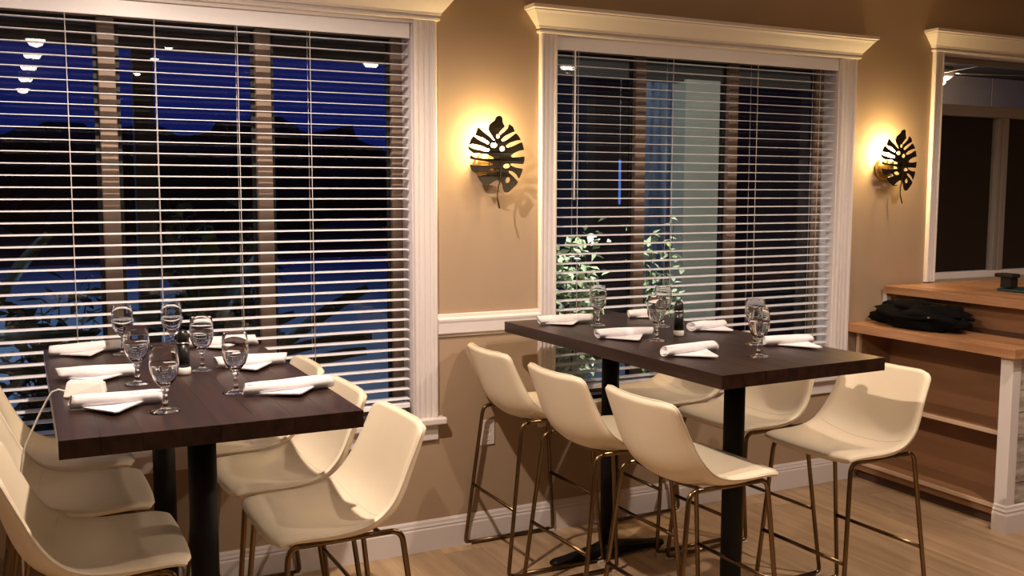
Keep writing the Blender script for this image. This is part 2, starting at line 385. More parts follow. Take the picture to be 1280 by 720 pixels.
# ------------------------------------------------------------------ window blinds
def blind(a, b, label, cords, wand_x, ztop=2.31):
    e = empty('window_blind', ((a+b)/2, W+0.035, 0.62)); tag(e, label, 'blind', 'white slatted window blinds')
    ox, oy, oz = e.location
    def L(bm): bmesh.ops.translate(bm, verts=bm.verts[:], vec=(-ox, -oy, -oz)); return bm
    a += 0.010; b -= 0.010
    v = obj('valance', L(bb(a, b, W-0.012+0.014, W+0.010, 2.242, ztop-0.004, bevel=0.002)), 'blind_white', e)
    obj('headrail', L(bb(a, b, W+0.012, W+0.062, 2.252, ztop-0.008)), 'blind_white', e)
    # one slat mesh shared by all, slightly crowned
    w = (b-a)/2 - 0.006; prof = []
    N = 6
    for i in range(N+1):
        t = -1 + 2*i/N; prof.append((t*0.025, 0.0012*(1-t*t) + 0.0010))
    for i in range(N, -1, -1):
        t = -1 + 2*i/N; prof.append((t*0.025, 0.0012*(1-t*t) - 0.0010))
    me = None; z = 2.222; k = 0
    while z > 0.675:
        if me is None:
            s = obj('slat', sweep(B(), prof, lambda i, p: ((-w, w)[i], p[0], p[1]), 2), 'blind_white', e); me = s.data
        else:
            s = bpy.data.objects.new('slat', me); C.objects.link(s); s.parent = e
        s.location = (0, 0.003, z - oz); s.rotation_euler = (math.radians(3.6), 0, math.radians(random.uniform(-0.05, 0.05)))
        z -= 0.0437; k += 1
    obj('bottom_rail', L(bb(a+0.006, b-0.006, W+0.012, W+0.062, z+0.004, z+0.026, bevel=0.003)), 'blind_white', e)
    for cx in cords:
        t = B()
        tube(t, [(cx, W+0.009, z+0.02), (cx, W+0.009, 2.25)], 0.0013, 6); tube(t, [(cx+0.004, W+0.067, z+0.02), (cx+0.004, W+0.067, 2.25)], 0.0012, 6)
        obj('ladder_cord', L(t), 'cord', e, True)
    if wand_x is not None:
        t = B(); tube(t, [(wand_x, W+0.0005, 2.25), (wand_x-0.001, W-0.001, 1.56)], 0.0045, 8); tube(t, [(wand_x, W+0.012, 2.255), (wand_x, W+0.0005, 2.25)], 0.002, 6)
        obj('tilt_wand', L(t), 'blind_white', e, True)
    return e
blind(-0.85, 1.519, 'wide white slatted blind on the window behind the left table', [-0.62, -0.28, 0.178, 0.487, 0.793, 1.082], None)
blind(2.215, 3.95, 'white slatted blind with a tilt wand behind the right table', [2.34, 2.875, 3.40, 3.82], 2.318)

# ------------------------------------------------------------------ bar counter at the right
CX0, CY0 = 4.115, 2.990
cab = empty('bar_cabinet', (4.40, 3.46, 0)); tag(cab, 'brown wood bar cabinet with open shelves and a whitewashed end', 'cabinet')
def LC(bm): bmesh.ops.translate(bm, verts=bm.verts[:], vec=(-4.40, -3.46, 0)); return bm
obj('plinth', LC(bb(CX0+0.05, 4.95, CY0+0.06, W-0.018, 0.0, 0.055)), 'dark_plinth', cab)
obj('bottom_panel', LC(bb(CX0+0.02, 4.95, CY0+0.06, W-0.018, 0.055, 0.095)), 'cabinet_wood', cab)
obj('back_panel', LC(bb(4.36, 4.38, CY0+0.06, W-0.018, 0.095, 0.835)), 'cabinet_wood', cab)
obj('side_panel', LC(bb(CX0+0.03, 4.36, W-0.040, W-0.018, 0.095, 0.835)), 'cabinet_wood', cab)
for z in (0.105, 0.462):
    s = obj('shelf', LC(bb(CX0+0.012, 4.36, CY0+0.06, W-0.04, z-0.012, z+0.008)), 'cabinet_wood', cab)
    obj('edge_band', LC(bb(CX0+0.004, CX0+0.012, CY0+0.06, W-0.04, z-0.013, z+0.009, bevel=0.002)), 'shelf_edge', s)
obj('front_stile', LC(bb(CX0+0.004, CX0+0.024, W-0.04, W-0.018, 0.105, 0.835)), 'shelf_edge', cab)
obj('corner_post', LC(bb(CX0-0.02, CX0+0.04, CY0-0.005, CY0+0.06, 0.0, 0.835, bevel=0.003)), 'trim_paint', cab)
# whitewashed end boards
zx = CX0+0.04; k = 0
zz = 0.0
while zz < 0.83:
    h = [0.105, 0.125, 0.095, 0.135, 0.11][k % 5]; h = min(h, 0.835-zz); off = random.uniform(0, 0.004)
    obj('end_board', LC(bb(zx, 4.95, CY0+0.005-off, CY0+0.06, zz+0.001, zz+h-0.001, bevel=0.002)), 'whitewash', cab); zz += h; k += 1
EB = [(0, 0), (0.018, 0), (0.018, 0.085), (0.013, 0.095), (0.015, 0.104), (0.009, 0.113), (0.008, 0.124), (0, 0.130)]
e_ = B()
rings = []
for (p, z) in EB: rings.append([e_.verts.new(c) for c in ((CX0-0.02-p, CY0+0.055, z), (CX0-0.02-p, CY0-0.005-p, z), (4.95, CY0-0.005-p, z))])
for q, r_ in zip(rings, rings[1:]):
    for k in range(2): e_.faces.new((q[k], q[k+1], r_[k+1], r_[k]))
obj('end_baseboard', LC(e_), 'trim_paint', cab)
# knee wall carrying the raised bar top
obj('riser_panel', LC(bb(4.40, 4.95, CY0+0.03, W-0.002, 0.883, 1.037)), 'cabinet_wood', cab)
obj('riser_base', LC(bb(4.375, 4.40, CY0+0.03, W-0.03, 0.883, 0.905)), 'dark_plinth', cab)
obj('wall_cleat', LC(bb(4.325, 4.36, W-0.03, W-0.002, 0.885, 1.037)), 'trim_paint', cab)

def butcher(name, x0, x1, y0, y1, z0, z1, n, label):
    e = empty(name, ((x0+x1)/2, (y0+y1)/2, z0)); tag(e, label, 'countertop')
    w = (x1-x0)/n
    for i in range(n):
        s = 0.0005
        obj('board', bb(-(x1-x0)/2 + i*w + s, -(x1-x0)/2 + (i+1)*w - s, -(y1-y0)/2, (y1-y0)/2, 0, z1-z0, bevel=0.002), 'butcher_block', e)
    return e
butcher('lower_counter', 4.055, 4.95, 2.950, W-0.002, 0.836, 0.882, 9, 'lower butcher block counter holding the black bag')
butcher('raised_bar_top', 4.30, 5.25, 2.60, W-0.03, 1.038, 1.080, 9, 'raised butcher block bar top under the bar window')

# black bag / jacket lying on the lower counter
def lump(bm, c, r, seed, amp=0.25, su=28, sv=18):
    c = Vector(c); rows = []
    for j in range(sv+1):
        th = PI*j/sv; row = []
        for i in range(su):
            ph = 2*PI*i/su; d = Vector((math.sin(th)*math.cos(ph), math.sin(th)*math.sin(ph), math.cos(th)))
            s = 1 + amp*noise.noise(d*2.1 + Vector((seed, seed*0.7, 0))) + 0.4*amp*noise.noise(d*5.0 + Vector((0, seed, 3)))
            p = Vector((d.x*r[0], d.y*r[1], d.z*r[2]))*s
            p.z = max(p.z, -c.z*0.0 - r[2]*0.75); row.append(p + c)
        rows.append(row)
    V = [[bm.verts.new(p) for p in row] for row in rows[1:-1]]
    t = bm.verts.new(sum(rows[0], Vector())/su); b = bm.verts.new(sum(rows[-1], Vector())/su)
    for i in range(su):
        bm.faces.new((t, V[0][i], V[0][(i+1) % su])); bm.faces.new((b, V[-1][(i+1) % su], V[-1][i]))
    for a, q in zip(V, V[1:]):
        for i in range(su): bm.faces.new((a[i], q[i], q[(i+1) % su], a[(i+1) % su]))
bag = empty('black_bag', (4.235, 3.66, 0.883)); tag(bag, 'crumpled black cloth bag lying on the lower bar counter', 'bag')
bm = B(); lump(bm, (0, 0, 0.056), (0.115, 0.285, 0.072), 3.1, 0.35)
obj('bag_body', bm, 'black_cloth', bag, True)
bm = B(); lump(bm, (0.02, 0.10, 0.092), (0.085, 0.15, 0.045), 8.2, 0.5)
obj('folded_flap', bm, 'black_cloth', bag, True)
bm = B(); lump(bm, (0.03, -0.15, 0.088), (0.08, 0.13, 0.045), 5.7, 0.5)
obj('folded_sleeve', bm, 'black_cloth', bag, True)
bm = B(); tube(bm, arc((-0.085, -0.20, 0.08), (-0.15, -0.02, 0.05), (-0.09, 0.18, 0.08), 12), 0.008, 8)
obj('strap', bm, 'black_cloth', bag, True)
obj('zip_pull', bb(-0.110, -0.102, -0.17, -0.155, 0.075, 0.083, bevel=0.001), 'steel', bag)

# tablet stand on raised bar top
ts = empty('tablet_stand', (4.64, 3.43, 1.081)); tag(ts, 'black tablet stand on the raised bar top', 'stand')
obj('stand_base', bb(-0.03, 0.16, -0.16, 0.05, 0, 0.015, bevel=0.005), 'teal_plastic', ts)
obj('stand_arm', bb(-0.035, 0.03, -0.03, 0.03, 0.0195, 0.075, bevel=0.006), 'black_plastic', ts)
obj('stand_head', bb(-0.05, 0.02, -0.05, 0.055, 0.0745, 0.095, bevel=0.006), 'black_plastic', ts)

# spiky ornament on middle shelf
sp = empty('spiky_ornament', (4.20, 3.112, 0.4705)); tag(sp, 'small silvery spiky ornament at the end of the cabinet shelf', 'ornament')
bm = B()
for k in range(26):
    th = random.uniform(0.05, 1.35); ph = random.uniform(0, 2*PI)
    d = Vector((math.sin(th)*math.cos(ph), math.sin(th)*math.sin(ph), math.cos(th)))*random.uniform(0.035, 0.055)
    tube(bm, [(0, 0, 0.006), (d.x, d.y, d.z+0.006)], [0.0016, 0.0004], 5)
obj('spikes', bm, 'silver_tinsel', sp)
bm = B(); lathe(bm, [(0.0, 0.0), (0.010, 0.0), (0.012, 0.005), (0.006, 0.012), (0, 0.013)], 12); obj('core', bm, 'silver_tinsel', sp, True)

# ------------------------------------------------------------------ wall outlet
ou = empty('wall_outlet', (1.868, W, 0.506)); tag(ou, 'beige electrical outlet cover on the wall behind the stools', 'outlet')
obj('cover_plate', bb(-0.036, 0.036, -0.007, 0.0, -0.058, 0.058, bevel=0.003), 'trim_paint', ou)
for dz in (-0.022, 0.022):
    s = obj('socket', bb(-0.017, 0.017, -0.009, -0.0065, dz-0.015, dz+0.015, bevel=0.002), 'white_plastic', ou)
    q = B(); box(q, -0.008, -0.006, -0.0096, -0.0088, dz-0.004, dz+0.006); box(q, 0.006, 0.008, -0.0096, -0.0088, dz-0.004, dz+0.006)
    obj('slot', q, 'black_plastic', s)

# ------------------------------------------------------------------ monstera leaf sconces
OUT = [(205,240),(185,205),(168,175),(172,148),(197,125),(205,103),(222,97),(235,108),(240,135),(253,157),(235,175),(220,194),
 (230,206),(255,185),(273,166),(278,142),(300,156),(312,180),(290,190),(255,210),(235,231),(244,245),(275,228),(305,205),(318,192),(335,206),(350,228),(320,233),(285,246),(264,264),(271,277),(310,265),(345,246),(357,242),
 (366,268),(370,284),(340,290),(310,305),(294,320),(301,331),(340,328),(373,322),(372,350),(366,366),(330,364),(292,364),(290,375),(320,388),(362,394),(357,412),(345,440),(338,450),(325,425),(300,408),(277,406),(282,420),(305,440),(325,462),(331,470),
 (322,485),(300,505),(272,530),(250,530),(243,510),(242,490),(237,466),(224,462),(213,455),(185,474),(165,490),(195,494),(160,497),(130,474),(112,440),(125,437),(160,429),(166,420),(162,411),(130,413),(100,421),
 (85,408),(76,375),(100,379),(192,376),(198,363),(150,352),(95,345),(76,340),(80,322),(105,337),(193,343),(200,331),(160,315),(112,307),(98,312),(72,290),(65,270),(90,285),(168,302),(179,288),(140,268),(88,256),(72,262),(80,235),(92,214),
 (120,236),(165,259),(177,250),(150,226),(102,207),(107,190),(115,163),(138,187),(166,208),(190,231)]
HOLES = [(217,213,11,13,0),(198,263,17,15,0),(243,282,15,17,0.5),(268,380,20,14,-0.3),(272,460,13,19,0.5),(190,407,21,13,0.1)]
S = 1/4.5
PXM = 0.256/ (67.0)          # metres per photo pixel at the leaf
def leaf_mesh():
    cu = bpy.data.curves.new('leaf', 'CURVE'); cu.dimensions = '2D'; cu.fill_mode = 'BOTH'; cu.extrude = 0.0016; cu.bevel_depth = 0.0007; cu.bevel_resolution = 1
    def add(pts):
        s = cu.splines.new('POLY'); s.points.add(len(pts)-1); s.use_cyclic_u = True
        for p, q in zip(s.points, pts): p.co = (q[0], q[1], 0, 1)
    def cv(x, y): return ((x-219)*S*PXM*1.04, -(y-322)*S*PXM*0.89)
    # smooth outline (one Chaikin pass)
    P = [cv(*p) for p in OUT]; Q = []
    for i in range(len(P)):
        a, b = P[i], P[(i+1) % len(P)]
        Q.append((a[0]*.88+b[0]*.12, a[1]*.88+b[1]*.12)); Q.append((a[0]*.12+b[0]*.88, a[1]*.12+b[1]*.88))
    add(Q)
    for (x, y, rx, ry, an) in HOLES:
        pts = []
        for k in range(14):
            t = 2*PI*k/14; u, v = rx*math.cos(t), ry*math.sin(t)
            pts.append(cv(x+u*math.cos(an)-v*math.sin(an), y+u*math.sin(an)+v*math.cos(an)))
        add(pts[::-1])
    o = bpy.data.objects.new('leaf_tmp', cu); C.objects.link(o)
    bpy.context.view_layer.update()
    me = bpy.data.meshes.new_from_object(o.evaluated_get(bpy.context.evaluated_depsgraph_get()))
    bpy.data.objects.remove(o); bpy.data.curves.remove(cu)
    me.materials.clear(); me.materials.append(MATS['leaf_metal'])
    for v in me.vertices:      # stand it upright (x, z) and fold gently about the midrib
        x, y, z = v.co; bend = 0.10*abs(x) - 0.9*y*y*0.6
        v.co = (x, -z + bend, y)
    me.name = 'leaf_plate'
    return me
LEAF = leaf_mesh()
def sconce(x, y, z, label, rz=0.0):
    e = empty('wall_sconce', (x, W, z)); tag(e, label, 'wall lamp', 'monstera leaf wall sconces')
    o = bpy.data.objects.new('leaf_plate', LEAF); C.objects.link(o); o.parent = e; o.location = (0, y-W, 0); o.rotation_euler = (0, 0, rz)
    st = B()
    def q(px, py): return ((px-219)*S*PXM*1.04, 0, -(py-322)*S*PXM*0.89)
    pts = [q(237, 330), q(235, 400), q(228, 460), q(214, 510), q(208, 560), q(214, 622)]
    pts = [(p[0], -0.003 + 0.1*abs(p[0]) - 0.54*p[2]**2*1.0 + (0.0 if i < 3 else 0.004), p[2]) for i, p in enumerate(pts)]
    tube(st, pts, [0.003, 0.0032, 0.0036, 0.0034, 0.0032, 0.0036], 8)
    so = obj('leaf_stem', st, 'leaf_metal', e, True); so.location = (0, y-W, 0)
    bp_ = B(); lathe(bp_, [(0, 0), (0.060, 0), (0.060, 0.012), (0.052, 0.020), (0.030, 0.024), (0, 0.024)], 32)
    for v in bp_.verts: v.co = Vector((v.co.x, -v.co.z, v.co.y - 0.04))
    obj('back_plate', bp_, 'brass', e, True)
    ar = B(); tube(ar, [(0, -0.02, -0.055), (0, -0.07, -0.06), (0, y-W+0.004, -0.035)], 0.005, 8)
    obj('bracket_arm', ar, 'brass', e, True)
    soc = B(); lathe(soc, [(0, -0.055), (0.013, -0.055), (0.015, -0.03), (0.015, -0.012), (0, -0.012)], 16)
    for v in soc.verts: v.co.y -= 0.062; v.co.z += 0.015
    obj('socket', soc, 'brass', e, True)
    bu = B(); lathe(bu, [(0, -0.012), (0.012, -0.010), (0.016, 0.004), (0.024, 0.022), (0.026, 0.036), (0.021, 0.052), (0.010, 0.061), (0, 0.063)], 20)
    for v in bu.verts: v.co.y -= 0.062; v.co.z += 0.015
    obj('bulb', bu, 'bulb_glow', e, True)
    l = bpy.data.lights.new('sconce_light', 'POINT'); l.energy = 60.0; l.color = (1.0, 0.68, 0.27); l.shadow_soft_size = 0.03
    lo = bpy.data.objects.new('sconce_light', l); C.objects.link(lo); lo.parent = e; lo.location = (0, -0.050, 0.045)
    return e
sconce(1.862, W-0.125, 1.752, 'glowing monstera leaf sconce between the two blinded windows')
sconce(4.285, W-0.125, 1.765, 'glowing monstera leaf sconce beside the bar window')

# ------------------------------------------------------------------ dining tables
TH = 1.03
def make_table(near=0.415):
    e = empty('bar_table')
    n = 8; TW, TL = 0.725, 1.44; w = TW/n
    for i in range(n):
        o = obj('top_board', bb(-w/2, w/2, -TL/2, TL/2, -0.0225, 0.0225, bevel=0.0009), 'table_board', e)
        o.location = (-TW/2 + (i+0.5)*w, random.uniform(-0.0006, 0.0006), TH-0.0225)
    for s in (-1, 1):
        y = 0.425 if s > 0 else -near
        c = obj('column', lathe(B(), [(0, 0.03), (0.038, 0.03), (0.038, TH-0.055), (0, TH-0.055)], 28), 'black_metal', e, False); c.location = (0, y, 0)
        for p in c.data.polygons: p.use_smooth = abs(p.normal.z) < 0.5
        p = obj('mounting_plate', bb(-0.17, 0.17, -0.10, 0.10, TH-0.056, TH-0.0455, bevel=0.003), 'black_metal', e); p.location = (0, y, 0)
        ft = B()
        prof = [(-0.29, 0.018, 0.030), (-0.275, 0.026, 0.034), (-0.22, 0.024, 0.040), (-0.075, 0.026, 0.062), (0, 0.050, 0.075), (0.075, 0.026, 0.062), (0.22, 0.024, 0.040), (0.275, 0.026, 0.034), (0.29, 0.018, 0.030)]
        rings = []
        for (x, hw, h) in prof: rings.append([ft.verts.new(c_) for c_ in ((x, -hw, 0.012), (x, -hw, h*0.75), (x, -hw*0.6, h), (x, hw*0.6, h), (x, hw, h*0.75), (x, hw, 0.012))])
        for q, r_ in zip(rings, rings[1:]):
            for k in range(6): ft.faces.new((q[k], q[(k+1) % 6], r_[(k+1) % 6], r_[k]))
        ft.faces.new(rings[0]); ft.faces.new(rings[-1])
        foot = obj('base_foot', ft, 'black_metal', e); foot.location = (0, y, 0)
        for gx in (-0.262, 0.262):
            g = obj('glide', lathe(B(), [(0, 0), (0.020, 0), (0.022, 0.006), (0.014, 0.013), (0, 0.013)], 14), 'black_plastic', foot); g.location = (gx, 0, 0)
    return e
t1 = make_table(); t1.location = (0.421, 3.148, 0)
tag(t1, 'dark wood bar table with black columns, the left one beside the wide window', 'table', 'dark wood bar tables')
t2 = make_table(0.368); t2.location = (2.274, 3.135, 0); t2.rotation_euler = (0, 0, math.radians(1.9))
tag(t2, 'dark wood bar table with black columns, the right one between stools and bar', 'table', 'dark wood bar tables')

# ------------------------------------------------------------------ bar stools
def seat_surface(u, v):
    # v 0 = front edge, 1 = top of backrest ; u -1..1
    cen = [(0.214, 0.660), (0.205, 0.672), (0.17, 0.678), (0.10, 0.672), (0.03, 0.662), (-0.04, 0.656), (-0.095, 0.662), (-0.140, 0.686), (-0.170, 0.728), (-0.192, 0.785), (-0.212, 0.850), (-0.230, 0.912), (-0.238, 0.940)]
    sid = [(0.205, 0.664), (0.195, 0.675), (0.16, 0.683), (0.09, 0.684), (0.03, 0.684), (-0.03, 0.690), (-0.075, 0.705), (-0.112, 0.735), (-0.140, 0.775), (-0.163, 0.822), (-0.184, 0.868), (-0.206, 0.918), (-0.215, 0.942)]
    t = v*(len(cen)-1); i = min(int(t), len(cen)-2); f = t-i
    def cr(P):
        p0, p1, p2, p3 = P[max(i-1, 0)], P[i], P[i+1], P[min(i+2, len(P)-1)]
        r = []
        for a, b, c, d in zip(p0, p1, p2, p3):
            r.append(0.5*((2*b) + (c-a)*f + (2*a-5*b+4*c-d)*f*f + (3*b-a-3*c+d)*f**3))
        return r
    c, s = cr(cen), cr(sid)
    k = abs(u)**2.4
    x, z = c[0]*(1-k) + s[0]*k, c[1]*(1-k) + s[1]*k
    hw = 0.203 + 0.014*math.sin(PI*min(v/0.75, 1.0)) - 0.010*max(0, (v-0.6)/0.4)
    y = u*hw
    if v > 0.8: z -= 0.005*(1-abs(u)**2)*((v-0.8)/0.2)         # gentle dip of the top edge
    return Vector((x, y, z))
NU, NV = 22, 46
def dom(u, v):
    # round the corners of the seat's outline in its own parameter space
    for (ru, rv, atfront) in ((0.22, 0.075, True), (0.30, 0.095, False)):
        vv = v if atfront else 1-v
        if abs(u) > 1-ru and vv < rv:
            a = (abs(u)-(1-ru))/ru; b = (rv-vv)/rv
            a, b = a*math.sqrt(1-b*b/2), b*math.sqrt(1-a*a/2)
            u = math.copysign(1-ru+a*ru, u); vv = rv-b*rv; v = vv if atfront else 1-vv
            break
    return u, v
def seat_shell():
    bm = B(); T_ = 0.029
    P = [[dom(-1 + 2*i/NU, j/NV) for i in range(NU+1)] for j in range(NV+1)]
    top = [[seat_surface(*p) for p in r] for r in P]
    def nrm(u, v):
        e = 0.02
        a = seat_surface(min(u+e, 1), v) - seat_surface(max(u-e, -1), v); b = seat_surface(u, min(v+e, 1)) - seat_surface(u, max(v-e, 0))
        n = a.cross(b).normalized(); return n if n.z > 0 or n.x > 0 else -n
    nn = [[nrm(*p) for p in r] for r in P]
    def edge(i, j): return min(i, NU-i, j, NV-j)
    Vt = [[bm.verts.new(top[j][i] - nn[j][i]*(0.005 if edge(i, j) == 0 else 0.0)) for i in range(NU+1)] for j in range(NV+1)]
    Vb = [[bm.verts.new(top[j][i] - nn[j][i]*T_*(0.75 if edge(i, j) == 0 else (0.95 if edge(i, j) == 1 else 1.0))) for i in range(NU+1)] for j in range(NV+1)]
    for j in range(NV):
        for i in range(NU):
            bm.faces.new((Vt[j][i], Vt[j][i+1], Vt[j+1][i+1], Vt[j+1][i])); bm.faces.new((Vb[j][i], Vb[j+1][i], Vb[j+1][i+1], Vb[j][i+1]))
    idx = [(i, 0) for i in range(NU)] + [(NU, j) for j in range(NV)] + [(i, NV) for i in range(NU, 0, -1)] + [(0, j) for j in range(NV, 0, -1)]
    ring_t = [Vt[j][i] for i, j in idx]; ring_b = [Vb[j][i] for i, j in idx]
    mid = []
    for (i, j), a, b in zip(idx, ring_t, ring_b):
        i2, j2 = min(max(i, 1), NU-1), min(max(j, 1), NV-1)
        d = top[j][i] - top[j2][i2]; d = d - nn[j][i]*d.dot(nn[j][i])
        mid.append(bm.verts.new((a.co+b.co)/2 + (d.normalized()*0.006 if d.length > 1e-6 else Vector())))
    n = len(mid)
    for k in range(n):
        bm.faces.new((ring_t[k], mid[k], mid[(k+1) % n], ring_t[(k+1) % n])); bm.faces.new((mid[k], ring_b[k], ring_b[(k+1) % n], mid[(k+1) % n]))
    edge_path = [m.co.copy() for m in mid]
    jb = int(NV*0.55); seam = [Vb[jb][i].co.copy() for i in range(1, NU)]
    ji = int(NV*0.53); seam2 = [Vt[ji][i].co.copy() for i in range(1, NU)]
    return bm, edge_path, seam, seam2
XRT, XRB, XFT, XFB, WT, WB, ZT, ZBR, ZBF = -0.161, -0.239, 0.162, 0.218, 0.190, 0.222, 0.645, 0.285, 0.290
TR = 0.0085
def make_stool():
    e = empty('bar_stool')
    bm, edge, seam, seam2 = seat_shell()
    sh = obj('seat_shell', bm, 'cream_leather', e, True)
    obj('piping', tube(B(), edge, 0.0022, 6, closed=True), 'cream_piping', sh, True)
    s = B(); tube(s, seam, 0.0016, 6); tube(s, seam2, 0.0012, 6)
    obj('seam', s, 'cream_piping', sh, True)
    zb = TR + 0.005
    def at(rear, z, s):
        k = z/ZT
        x = (XRB + (XRT-XRB)*k) if rear else (XFB + (XFT-XFB)*k)
        return Vector((x, s*(WB + (WT-WB)*k), z))
    for s in (-1, 1):
        rt, ft = at(True, ZT, s), at(False, ZT, s); rb, fb = at(True, zb, s), at(False, zb, s)
        R = 0.035
        for rear in (True, False):
            top, bot = (rt, rb) if rear else (ft, fb); oth = ft if rear else rt; ob = fb if rear else rb
            d = (bot-top).normalized(); h = (oth-top).normalized(); hb = (ob-bot).normalized()
            pts = arc(top + h*R, top, top + d*R, 6) + arc(bot - d*0.022, bot, bot + hb*0.022, 5)
            obj('leg', tube(B(), pts, TR, 10), 'bronze_tube', e, True)
            g = obj('foot_glide', bb(-0.016, 0.016, -0.011, 0.011, 0.0, 0.010, bevel=0.002), 'clear_glide', e); g.location = (bot.x + hb.x*0.012, bot.y, 0)
        hh = (ft-rt).normalized()
        obj('seat_rail', tube(B(), [rt + hh*R, ft - hh*R], TR, 10), 'bronze_tube', e, True)
        hb = (fb-rb).normalized()
        obj('floor_runner', tube(B(), [rb + hb*0.022, fb - hb*0.022], TR, 10), 'bronze_tube', e, True)
    obj('crossbar', tube(B(), [at(True, ZBR, -1), at(True, ZBR, 1)], 0.0075, 10), 'bronze_tube', e, True)
    obj('footrest', tube(B(), [at(False, ZBF, -1), at(False, ZBF, 1)], 0.0075, 10), 'bronze_tube', e, True)
    s = B(); tube(s, [(0.10, -WT, ZT), (0.10, -0.06, 0.640), (0.10, 0.06, 0.640), (0.10, WT, ZT)], 0.006, 8); tube(s, [(-0.10, -WT, ZT), (-0.10, -0.06, 0.633), (-0.10, 0.06, 0.633), (-0.10, WT, ZT)], 0.006, 8)
    obj('seat_support', s, 'bronze_tube', e, True)
    return e
proto = make_stool()
G = 'cream bar stools around the tables'
STOOLS = [
    (1.985, 3.738, 0, 'cream bar stool at the wall, back to us, left of the right table'),
    (1.993, 3.177, 1.5, 'cream bar stool, middle of the three on the left side of the right table'),
    (2.030, 2.668, 1.0, 'cream bar stool, nearest of the three on the left side of the right table'),
    (2.670, 3.700, 181, 'cream bar stool by the window, far right side of the right table'),
    (2.695, 3.199, 183, 'cream bar stool, middle of the three on the bar side of the right table'),
    (2.741, 2.689, 182, 'cream bar stool, nearest of three facing left, in front of the bar cabinet'),
    (0.753, 3.734, 180, 'cream bar stool nearest the window on the right side of the left table'),
    (0.753, 3.232, 181, 'cream bar stool, middle of the three on the right side of the left table'),
    (0.768, 2.745, 181, 'cream bar stool, nearest of the three on the right side of the left table'),
    (0.117, 3.740, 0, 'cream bar stool nearest the window on the left side of the left table'),
    (0.124, 3.236, 0, 'cream bar stool, middle of the three on the left side of the left table'),
    (0.152, 2.722, 0, 'cream bar stool at the lower left corner, nearest on the left table')]
for i, (sx, sy, a, lab) in enumerate(STOOLS):
    o = proto if i == 0 else copy_tree(proto)
    o.location = (sx, sy, 0); o.rotation_euler = (0, 0, math.radians(a)); tag(o, lab, 'stool', G)

# ------------------------------------------------------------------ rolled napkins
def napkin(A, Bp, Cc, label, zt=TH):
    A, Bp = Vector((*A, 0)), Vector((*Bp, 0)); mid = (A+Bp)/2; d = Bp-A; L = d.length; ang = math.atan2(d.y, d.x)
    e = empty('rolled_napkin', (mid.x, mid.y, zt + 0.0006), ang); tag(e, label, 'napkin', 'white rolled napkins on the tables')
    sd = random.uniform(0, 50)
    bm = B(); n = 18; m = 26; turns = 2.4
    # outer skin (lumpy ellipse) with recessed spiral ends
    rings = []
    for i in range(n+1):
        t = i/n; x = -L/2 + L*t; taper = 1 - 0.10*abs(2*t-1)**3 + 0.05*math.sin(3*t+sd)
        ring = []
        for k in range(m):
            th = 2*PI*k/m
            r = 0.0205*taper*(1 + 0.10*noise.noise(Vector((math.cos(th)*1.2, math.sin(th)*1.2, t*3+sd))))
            y, z = r*1.18*math.cos(th), r*math.sin(th)*0.93
            ring.append((x + 0.006*math.sin(th*1.0+sd)*(1 if t > .5 else -1)*abs(2*t-1)**4, y, max(z + 0.0195, 0.0006)))
        rings.append([bm.verts.new(p) for p in ring])
    for a, b in zip(rings, rings[1:]):
        for k in range(m): bm.faces.new((a[k], a[(k+1) % m], b[(k+1) % m], b[k]))
    for end, ring, sgn in ((0, rings[0], 1), (1, rings[-1], -1)):   # hollowed ends
        prev = ring; cx = sum(v.co.x for v in ring)/m
        for (s, dep) in ((0.86, 0.0), (0.80, 0.010), (0.62, 0.010), (0.56, 0.001), (0.44, 0.001), (0.38, 0.010), (0.2, 0.010)):
            nr = [bm.verts.new((v.co.x + sgn*dep, v.co.y*s, 0.0195 + (v.co.z-0.0195)*s)) for v in ring]
            for k in range(m): bm.faces.new((prev[k], prev[(k+1) % m], nr[(k+1) % m], nr[k]))
            prev = nr
        bm.faces.new(prev)
    roll = obj('roll', bm, 'napkin', e, True)
    hem = B(); tube(hem, [(-L/2+0.006+ (L-0.012)*k/10, -0.0135, 0.0335 + 0.0008*math.sin(k+sd)) for k in range(11)], 0.0012, 5)
    obj('hem', hem, 'napkin', roll, True)
    c = Matrix.Rotation(-ang, 3, 'Z') @ (Vector((*Cc, 0)) - mid)
    f = B(); t = 0.0035
    x0, x1 = c.x - 0.105, c.x + 0.085; x0, x1 = max(x0, -L/2+0.02), min(x1, L/2-0.015)
    tri = [(x0, -0.006, 0.004), (c.x*0.9, c.y, 0.0085), (c.x + 0.012, c.y+0.004, 0.0085), (x1, -0.006, 0.010), (0, 0.012, 0.004)]
    lo = [f.verts.new(p) for p in tri]; hi = [f.verts.new((p[0], p[1], p[2]+t)) for p in tri]
    f.faces.new(lo[::-1]); f.faces.new(hi)
    for k in range(5): f.faces.new((lo[k], lo[(k+1) % 5], hi[(k+1) % 5], hi[k]))
    obj('folded_corner', f, 'napkin', e)
    return e
